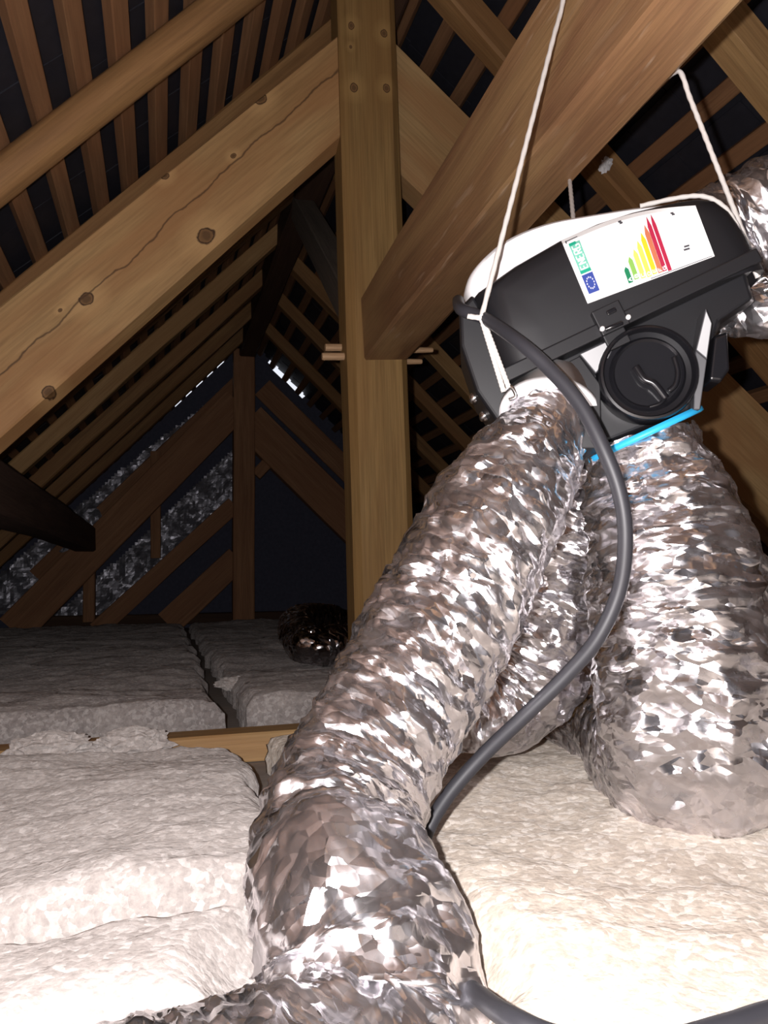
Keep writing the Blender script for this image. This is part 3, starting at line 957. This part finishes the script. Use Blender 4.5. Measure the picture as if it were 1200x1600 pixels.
TLp, TRp, BRp, BLp = Vector((877, 377)), Vector((1086, 322)), Vector((1116, 401)), Vector((918, 475))
def lab_px(a, b):
    """a: along the long side (left to right in the photo), b: from the lower edge up"""
    lo = BLp.lerp(BRp, a); lo.y -= 6 * math.sin(math.pi * a) * 0.0
    hi = TLp.lerp(TRp, a); hi.y -= 13 * math.sin(math.pi * a)
    return lo.lerp(hi, b)
def lab_pt(a, b, off):
    p = lab_px(a, b)
    w_ = 0
    for _ in range(6):
        q = L(p.x, p.y, w_); w_ = lid_w(q.x, q.y)
    q = L(p.x, p.y, w_)
    return Vector((q.x, q.y, w_ + off))
def lab_patch(name, a0, a1, b0, b1, off, mat, parent, na=6, nb=4, shape=None, th=.0006):
    V, Fc = [], []
    for j in range(nb + 1):
        for i in range(na + 1):
            a = a0 + (a1 - a0) * i / na; b = b0 + (b1 - b0) * j / nb
            if shape: a, b = shape(a, b, i / na, j / nb)
            V.append(lab_pt(a, b, off))
    n0 = len(V)
    V += [v - Vector((0, 0, th)) for v in V]
    W = na + 1
    for j in range(nb):
        for i in range(na):
            q = (j * W + i, j * W + i + 1, (j + 1) * W + i + 1, (j + 1) * W + i)
            Fc.append(q); Fc.append(tuple(n0 + k for k in reversed(q)))
    rim = [i for i in range(W)] + [j * W + na for j in range(1, nb + 1)] + [nb * W + i for i in range(na - 1, -1, -1)] + [j * W for j in range(nb - 1, 0, -1)]
    for k in range(len(rim)):
        x, y = rim[k], rim[(k + 1) % len(rim)]
        Fc.append((x, n0 + x, n0 + y, y))
    o = mesh_obj(name, V, Fc, M[mat] if isinstance(mat, str) else mat)
    o.parent = parent
    return o
def rounded(a, b, s, t):
    # soften the four corners
    def sq(v, o): return v
    k = .05
    cx = max(0, (k - min(s, 1 - s)) / k); cy = max(0, (k - min(t, 1 - t)) / k)
    return a, b
label = lab_patch('energy_label', 0, 1, 0, 1, .0016, 'paper', unit, 30, 18, None, .0012)
label['label'] = 'white energy label with coloured bars'
for nm, c in (('teal', (.01, .30, .19)), ('teal_pale', (.14, .43, .33)), ('flag_blue', (.03, .055, .26)), ('star_white', (.55, .55, .66)), ('g1', (.008, .17, .075)), ('g2', (.20, .40, .08)), ('g3', (.52, .56, .12)),
              ('g4', (.62, .58, .10)), ('g5', (.56, .47, .02)), ('g6', (.46, .14, .07)), ('g7', (.36, .015, .05)), ('ink', (.06, .06, .07))):
    M[nm] = plain('print_' + nm, c, .4)
O1, O2 = .0022, .0027
# in the label's own orientation "up" points to the photo's left: ENERG band and flag lie along its left edge
lab_patch('energy_band', .035, .115, .43, .90, O1, 'teal_pale', label, 4, 10)
lab_patch('band_end', .035, .115, .43, .475, O2, 'teal', label, 4, 2)
lab_patch('band_tip', .035, .085, .87, .91, O2, 'teal', label, 4, 2)
flag = lab_patch('flag', .035, .118, .12, .41, O1, 'flag_blue', label, 4, 6)
for k in range(12):
    an = k / 12 * 2 * math.pi
    a_, b_ = .0765 + .026 * math.cos(an), .265 + .085 * math.sin(an)
    lab_patch('star', a_ - .005, a_ + .005, b_ - .014, b_ + .014, O2, 'star_white', flag, 2, 2, lambda a, b, s, t, a_=a_, b_=b_: (a_ + (a - a_) * (1 - abs(t - .5) * 1.6), b))
# letters of the word ENERG as strokes on the band (read with the label's top to the left)
GL_ = {'E': [(0, 0, 0, 1), (0, 0, 1, 0), (0, .5, .8, .5), (0, 1, 1, 1)], 'N': [(0, 0, 0, 1), (0, 1, 1, 0), (1, 0, 1, 1)],
       'R': [(0, 0, 0, 1), (0, 1, 1, 1), (1, 1, 1, .5), (0, .5, 1, .5), (.4, .5, 1, 0)], 'G': [(1, 1, 0, 1), (0, 1, 0, 0), (0, 0, 1, 0), (1, 0, 1, .45), (1, .45, .55, .45)],
       'A': [(0, 0, .5, 1), (.5, 1, 1, 0), (.22, .4, .78, .4)], 'B': [(0, 0, 0, 1), (0, 1, .8, .9), (.8, .9, .8, .55), (0, .5, .8, .5), (.8, .5, .9, .05), (0, 0, .9, 0)],
       'C': [(1, 1, 0, 1), (0, 1, 0, 0), (0, 0, 1, 0)], 'D': [(0, 0, 0, 1), (0, 1, .7, .9), (.7, .9, 1, .5), (1, .5, .7, .1), (.7, .1, 0, 0)], 'F': [(0, 0, 0, 1), (0, 1, 1, 1), (0, .5, .7, .5)],
       '+': [(.5, .2, .5, .8), (.15, .5, .85, .5)]}
def letters(name, txt, a_top, a_bot, b_start, adv, bw, mat, parent, sw=.006):
    """letter x runs along +b, letter y runs towards -a (label up = photo left)"""
    V, Fc = [], []
    for n_, chh in enumerate(txt):
        for (x0, y0, x1, y1) in GL_[chh]:
            b0 = b_start + n_ * adv + x0 * bw; b1 = b_start + n_ * adv + x1 * bw
            a0 = a_bot + (a_top - a_bot) * y0; a1 = a_bot + (a_top - a_bot) * y1
            da, db = (a1 - a0) * 3.0, (b1 - b0)          # label is about three times as long as high
            l_ = math.hypot(da, db) or 1
            na, nb = -db / l_ * sw / 3.0, da / l_ * sw
            i0 = len(V)
            for (a, b) in ((a0 - na, b0 - nb), (a1 - na, b1 - nb), (a1 + na, b1 + nb), (a0 + na, b0 + nb)):
                V.append(lab_pt(a, b, O2 + .0003))
            Fc.append((i0, i0 + 1, i0 + 2, i0 + 3))
    o = mesh_obj(name, V, Fc, M[mat]); o.parent = parent
    return o
letters('lettering', 'ENERG', .048, .100, .49, .078, .052, 'paper', label, .010)
bars = [('g1', .335, .06, .30, 'A'), ('g2', .385, .08, .42, 'B'), ('g3', .435, .06, .50, 'C'), ('g4', .480, .05, .60, 'D'), ('g5', .525, .06, .70, 'E'), ('g6', .567, .05, .80, 'F'), ('g7', .603, .05, .91, 'G')]
for (c, a, b0, b1, chh) in bars:
    wd = .034 if c != 'g7' else .030
    def arrow(aa, b, s, t, a=a, wd=wd):
        k = 1 if t < .82 else max(0.02, (1 - t) / .18)
        return a + wd / 2 + (aa - a - wd / 2) * k, b
    bar = lab_patch('rating_bar', a, a + wd, b0, b1, O1, c, label, 4, 11, arrow)
    letters('lettering', chh, a + .006, a + wd - .006, b0 + .02, .05, .05, 'paper', bar, .007)
lab_patch('rating_bar', .640, .668, .03, .93, O1, 'g7', label, 4, 11, lambda aa, b, s, t: (.654 + (aa - .654) * (1 if t < .85 else max(.02, (1 - t) / .15)), b))
for (a0, a1, b0, b1) in ((.80, .845, .25, .28), (.81, .85, .30, .33), (.50, .985, .012, .022), (.02, .028, .93, .97), (.02, .11, .955, .965)):
    lab_patch('fine_print', a0, a1, b0, b1, O1, 'ink', label, 8, 2)
for (a, b) in ((.415, .90), (.80, .86)):
    lab_patch('label_notch', a, a + .022, b, b + .05, O2, 'ink', label, 3, 3, lambda aa, bb, s, t: (aa + .006 * math.sin(t * 6), bb))

# spigots
def ring3(name, c, axis, r, ln, mat, parent=unit, seg=40, lip=.004, deep=.03):
    """round collar in world space, parented to the unit"""
    axis = axis.normalized(); n1 = axis.orthogonal().normalized(); n2 = axis.cross(n1)
    prof = [(r - lip, -deep), (r, -deep), (r, 0), (r + lip, 0.001), (r + lip, ln), (r - lip * .2, ln + .001), (r - lip, ln)]
    V, Fc = [], []
    for (rr, h) in prof:
        for k in range(seg):
            a = k / seg * 2 * math.pi
            V.append(UMI @ (c + axis * h + (n1 * math.cos(a) + n2 * math.sin(a)) * rr))
    for i in range(len(prof)):
        for k in range(seg):
            j = (i + 1) % len(prof)
            Fc.append((i * seg + k, i * seg + (k + 1) % seg, j * seg + (k + 1) % seg, j * seg + k))
    return part(name, V, Fc, mat, parent, True)

# ------------------------------------------------------------------ foil ducts
def catmull(P, R, step):
    P = [np.array(p, float) for p in P]; C, Rr = [], []
    n = len(P)
    for i in range(n - 1):
        p0, p1, p2, p3 = P[max(i - 1, 0)], P[i], P[i + 1], P[min(i + 2, n - 1)]
        m_ = max(2, int(np.linalg.norm(p2 - p1) / step))
        for k in range(m_):
            t = k / m_
            C.append(.5 * ((2 * p1) + (p2 - p0) * t + (2 * p0 - 5 * p1 + 4 * p2 - p3) * t * t + (3 * p1 - p0 - 3 * p2 + p3) * t ** 3))
            tt = t * t * (3 - 2 * t)
            Rr.append(R[i] + (R[i + 1] - R[i]) * tt)
    C.append(P[-1]); Rr.append(R[-1])
    return np.array(C), np.array(Rr)

def foil_duct(name, pts, radii, lab, seed, step=.0042, seg=120, rib=.03, ribamp=.003, crumple=.0075, fine=.0016, mat='foil', squash=None):
    C, R = catmull(pts, radii, step)
    n = len(C)
    T = np.gradient(C, axis=0); T /= np.linalg.norm(T, axis=1)[:, None]
    N = np.zeros_like(C); b = np.array(Vector(T[0]).orthogonal().normalized())
    for i in range(n):
        b = b - T[i] * b.dot(T[i]); b /= np.linalg.norm(b); N[i] = b
    Bn = np.cross(T, N)
    S = np.concatenate([[0], np.cumsum(np.linalg.norm(np.diff(C, axis=0), axis=1))])
    th = np.arange(seg) / seg * 2 * np.pi
    SS, TH = np.meshgrid(S, th, indexing='ij')
    s = SS.ravel(); t = TH.ravel(); Rv = np.repeat(R, seg)
    cx, cy = np.cos(t), np.sin(t)
    # helical wire ribs with slack skin between, crumpled along and round the tube
    wob = fbm(np.stack([cx * 1.2, cy * 1.2, s * 9], 1), seed + 40, 2)
    ph = s / rib + t / (2 * np.pi) + .35 * wob
    tri = np.abs((ph % 1.0) - .5) * 2
    ribs = (1 - (1 - tri) ** 1.6) * -ribamp
    # circumferential pleats: low frequency round, high frequency along
    sk = s + .012 * fbm(np.stack([cx * 1.3, cy * 1.3, s * 6], 1), seed + 60, 2)
    Q = np.stack([cx * 1.5, cy * 1.5, sk * 52], 1)
    pl_ = 1 - 2 * np.abs(fbm(Q, seed, 3))
    Q2 = np.stack([cx * 2.6 + s * 5, cy * 2.6, sk * 20], 1)
    big = 1 - 2 * np.abs(fbm(Q2, seed + 11, 3))
    Q3 = np.stack([cx * 6, cy * 6, sk * 95], 1)
    fin = 1 - 2 * np.abs(fbm(Q3, seed + 23, 2))
    soft = fbm(np.stack([cx * 1.1, cy * 1.1, s * 7], 1), seed + 31, 2)
    d = ribs + big * crumple * .34 + pl_ * crumple * .40 + fin * fine * .6 + soft * crumple * 1.0
    d *= np.clip(Rv / .07, .45, 1.1)
    rr = Rv + d
    i_ = np.repeat(np.arange(n), seg)
    along = vnoise(np.stack([cx * 4, cy * 4, s * 50], 1), seed + 77) * .003
    P = C[i_] + (N[i_] * cx[:, None] + Bn[i_] * cy[:, None]) * rr[:, None] + T[i_] * along[:, None]
    if squash: P = squash(P)
    o_c = C.mean(0)
    P = P - o_c
    a = np.arange(n - 1)[:, None] * seg; k = np.arange(seg)[None, :]; k2 = (k + 1) % seg
    f0 = (a + k); f1 = (a + k2); f2 = (a + seg + k2); f3 = (a + seg + k)
    flip = (np.random.RandomState(seed).rand(*f0.shape) > .5)
    t1 = np.where(flip[..., None], np.stack([f0, f1, f2], -1), np.stack([f0, f1, f3], -1)).reshape(-1, 3)
    t2 = np.where(flip[..., None], np.stack([f0, f2, f3], -1), np.stack([f1, f2, f3], -1)).reshape(-1, 3)
    tri_ = np.concatenate([t1, t2])
    me = bpy.data.meshes.new(name)
    me.vertices.add(len(P)); me.vertices.foreach_set('co', P.ravel())
    me.loops.add(len(tri_) * 3); me.loops.foreach_set('vertex_index', tri_.ravel().astype(np.int32))
    me.polygons.add(len(tri_)); me.polygons.foreach_set('loop_start', (np.arange(len(tri_)) * 3).astype(np.int32))
    me.polygons.foreach_set('loop_total', np.full(len(tri_), 3, np.int32))
    me.update(calc_edges=True); me.validate()
    tb = me.attributes.new('tube', 'FLOAT_VECTOR', 'POINT')
    tb.data.foreach_set('vector', np.stack([cx * Rv + seed * .37, cy * Rv, s + .35 * Rv * cx], 1).ravel().astype(np.float32))
    me.materials.append(M[mat])
    o = bpy.data.objects.new(name, me); COL.objects.link(o)
    o.location = o_c
    return tag(o, lab, 'duct')

def floor_squash(z):
    def f(P):
        low = P[:, 2] < z
        P[low, 2] = z + (P[low, 2] - z) * .12
        return P
    return f

FT = .122   # top of the wool under the ducts
D = atD
foil_duct('foil_duct', d1, r1, 'crinkled silver duct from the white collar down to the bottom left foreground', 101, squash=floor_squash(.054))
d2 = [D(1003, 680, .985), D(1010, 708, .985), D(1030, 790, .985), D(1055, 930, .975), D(1072, 1080, .965), D(1080, 1170, .985), D(1050, 1195, 1.08), D(985, 1150, 1.25), D(920, 1110, 1.42), D(860, 1080, 1.6)]
r2 = [.064, .066, .085, .101, .104, .104, .098, .085, .078, .07]
foil_duct('foil_duct', d2, r2, 'thick silver duct hanging from the blue collar, right of the cable', 202, squash=floor_squash(.112), seg=150)
d3 = [D(915, 700, 1.12), D(908, 760, 1.13), D(885, 850, 1.15), D(860, 960, 1.17), D(828, 1050, 1.19), D(780, 1095, 1.2), D(700, 1100, 1.22)]
r3 = [.062, .064, .07, .074, .076, .074, .07]
foil_duct('foil_duct', d3, r3, 'silver duct tucked behind, between the two front ducts', 303, squash=floor_squash(.118))
d4 = [D(1100, 400, 1.14), D(1150, 372, 1.14), D(1210, 345, 1.12), D(1290, 315, 1.1), D(1400, 290, 1.1)]
foil_duct('foil_duct', d4, [.072, .075, .076, .076, .076], 'silver duct leaving the unit at the upper right edge behind the rope', 404, step=.005, seg=100)
d5 = [D(1118, 507, 1.04), D(1150, 495, 1.03), D(1200, 485, 1.01), D(1270, 470, 1.0), D(1350, 460, 1.0)]
foil_duct('foil_duct', d5, [.018, .026, .034, .042, .045], 'small silver duct leaving the right flank of the unit under the rope', 505, step=.004, seg=80)
d6 = [atY(640, 1010, 2.75), atY(570, 1008, 2.7), atY(500, 1008, 2.62), atY(474, 1003, 2.72), atY(462, 985, 2.95), atY(470, 968, 3.2), atY(520, 965, 3.5)]
foil_duct('foil_duct', d6, [.062, .062, .063, .062, .06, .06, .058], 'dark shiny coil of duct lying on far wool left of the post foot', 606, step=.008, seg=64, mat='foil_shaded', squash=floor_squash(.11))

ring3('white_collar', Vector(D(858, 640, .965)), Vector(d1[1]) - Vector(d1[0]) + Vector((0, -.006, 0)), .052, .010, 'white', lip=.005)['label'] = 'white duct collar'
bax = Uax.cross(D(1003, 677, 1) - EYE).normalized()
if bax.z > 0: bax = -bax
ring3('blue_collar', Vector(D(1003, 676, .985)), bax, .0695, .006, 'blue_seal', lip=.003, deep=.001)['label'] = 'bright blue duct collar'

# ------------------------------------------------------------------ ropes and cable
M['rope'] = plain('rope_white', (.62, .59, .56), .7)
hookL = L(752, 497, .012); hookL_w = UM @ hookL
topL_ = atX(880, 0, .497)
bot = UM @ L(792, 606, .012)
def tie_top(Y):
    """corners of the tie beam at Y: (left x, right x, top z)"""
    return onY(f_tl, e_tl, Y), onY(f_tr, e_tr, Y), onY(f_br, e_br, Y)
Yr1 = topL_.y
tl_, tr__, bR = tie_top(Yr1)
p_r = atX(1062, 112, bR.x + .006)
right_end = UM @ L(1188, 432, -.045)
rope = empty('suspension_rope', hookL_w)
tag(rope, 'pale rope looped over the tie beam, holding the front of the unit', 'rope')
bpy.context.view_layer.update()
pts = [hookL_w, topL_, Vector((tl_.x - .006, Yr1, tl_.z - .01)), Vector((tl_.x + .005, Yr1, tl_.z + .005)), Vector((tr__.x - .005, Yr1, tr__.z + .005)), Vector((tr__.x + .007, Yr1, tr__.z - .01)), Vector((bR.x + .007, (Yr1 + p_r.y) / 2, bR.z + .02)), p_r, right_end]
# straight runs: insert midpoints so the spline stays taut
def taut(pts, k=3):
    out = []
    for a, b in zip(pts[:-1], pts[1:]):
        n_ = k if (b - a).length > .08 else 1
        for i in range(n_): out.append(a.lerp(b, i / n_))
    return out + [pts[-1]]
def rope_tube(name, pts, rad, parent):
    o = tube(name, taut(pts, 8), rad * .9, 'rope', None, 8, 14, twist=1.1)
    if parent: o.parent = parent; o.matrix_parent_inverse = parent.matrix_world.inverted()
    return o
rope_tube('rope_strand', pts, .0034, rope)
bot2 = UM @ L(797, 602, .012)
rope_tube('rope_strand', [hookL_w, UM @ L(787, 612, .012)], .0033, rope)
rope_tube('rope_strand', [hookL_w + UPV * .004, UM @ L(795, 606, .010)], .0033, rope)
rope_tube('rope_end', [hookL_w, UM @ L(731, 494, .010)], .0034, rope)
rope_tube('rope_strand', [UM @ L(*q) for q in ((1000, 322, -.055), (1060, 309, -.05), (1100, 307, -.045), (1130, 322, -.042), (1150, 350, -.04), (1168, 390, -.042), (1184, 434, -.045))], .0032, rope)
for (x, y, w_) in ((796, 615, .006), (1193, 445, -.045)):
    c = L(x, y, w_)
    o = tube('rope_hook', [UM @ Vector((c.x - .004, c.y + .006, c.z)), UM @ Vector((c.x + .004, c.y + .006, c.z + .004)), UM @ Vector((c.x + .005, c.y - .006, c.z + .004)), UM @ Vector((c.x - .003, c.y - .006, c.z))], .0022, 'metal', None, 8)
    o.parent = rope; o.matrix_parent_inverse = rope.matrix_world.inverted()
r3a = atX(889, 270, bR.x + .006); r3b = UM @ L(896, 345, -.20)
bR3 = tie_top(r3a.y)
rb = tube('suspension_rope', taut([Vector((bR3[1].x + .006, r3a.y, bR3[1].z)), r3a, r3b], 6), .0032, 'rope', None, 8, 14, twist=.9)
tag(rb, 'short pale rope behind the unit, coming down from the tie beam', 'rope')

cz = FT + .012
cable = tube('power_cable', [UM @ L(716, 470, -.09), UM @ L(722, 484, -.02), UM @ L(760, 499, .010), D(812, 535, .875), D(860, 578, .85), D(905, 630, .83), D(942, 700, .815), D(968, 770, .81), D(977, 840, .81), D(968, 920, .815), D(935, 995, .82),
                             D(885, 1055, .83), D(820, 1118, .84), D(755, 1180, .85), D(700, 1243, .85), D(667, 1300, .845), D(655, 1352, .83), atZ(632, 1412, cz - .03), atZ(640, 1480, cz - .03), atZ(690, 1522, cz - .03), atZ(742, 1552, cz - .02), atZ(795, 1590, cz + .002), atZ(880, 1625, cz), atZ(1010, 1635, cz), atZ(1130, 1606, cz), atZ(1200, 1584, cz), atZ(1300, 1560, cz)],
             [.0075] * 27, 'cable', None, 14, 10)
tag(cable, 'black power cable curving from the unit down to the wool floor', 'cable')

# splintered pale spot on a right rafter
bm = bmesh.new(); bmesh.ops.create_icosphere(bm, subdivisions=3, radius=1)
for v in bm.verts:
    n_ = v.co.normalized(); d_ = 1 + .5 * mnoise.fractal(n_ * 2.5 + Vector((4, 0, 0)), .7, 2.1, 4)
    v.co = Vector((n_.x * .016 * d_, n_.y * .007 * d_, n_.z * .026 * d_))
me = bpy.data.meshes.new('splintered_knot'); bm.to_mesh(me); bm.free()
me.materials.append(M['white'])
so = bpy.data.objects.new('splintered_knot', me); COL.objects.link(so)
sp_p = atY(946, 258, 2.12 - .046)
so.matrix_world = Matrix.Translation(sp_p) @ Matrix.Rotation(math.radians(30), 4, 'Y')
bpy.context.view_layer.update()
so.parent = spl; so.matrix_parent_inverse = spl.matrix_world.inverted()
so['label'] = 'white splintered knot'
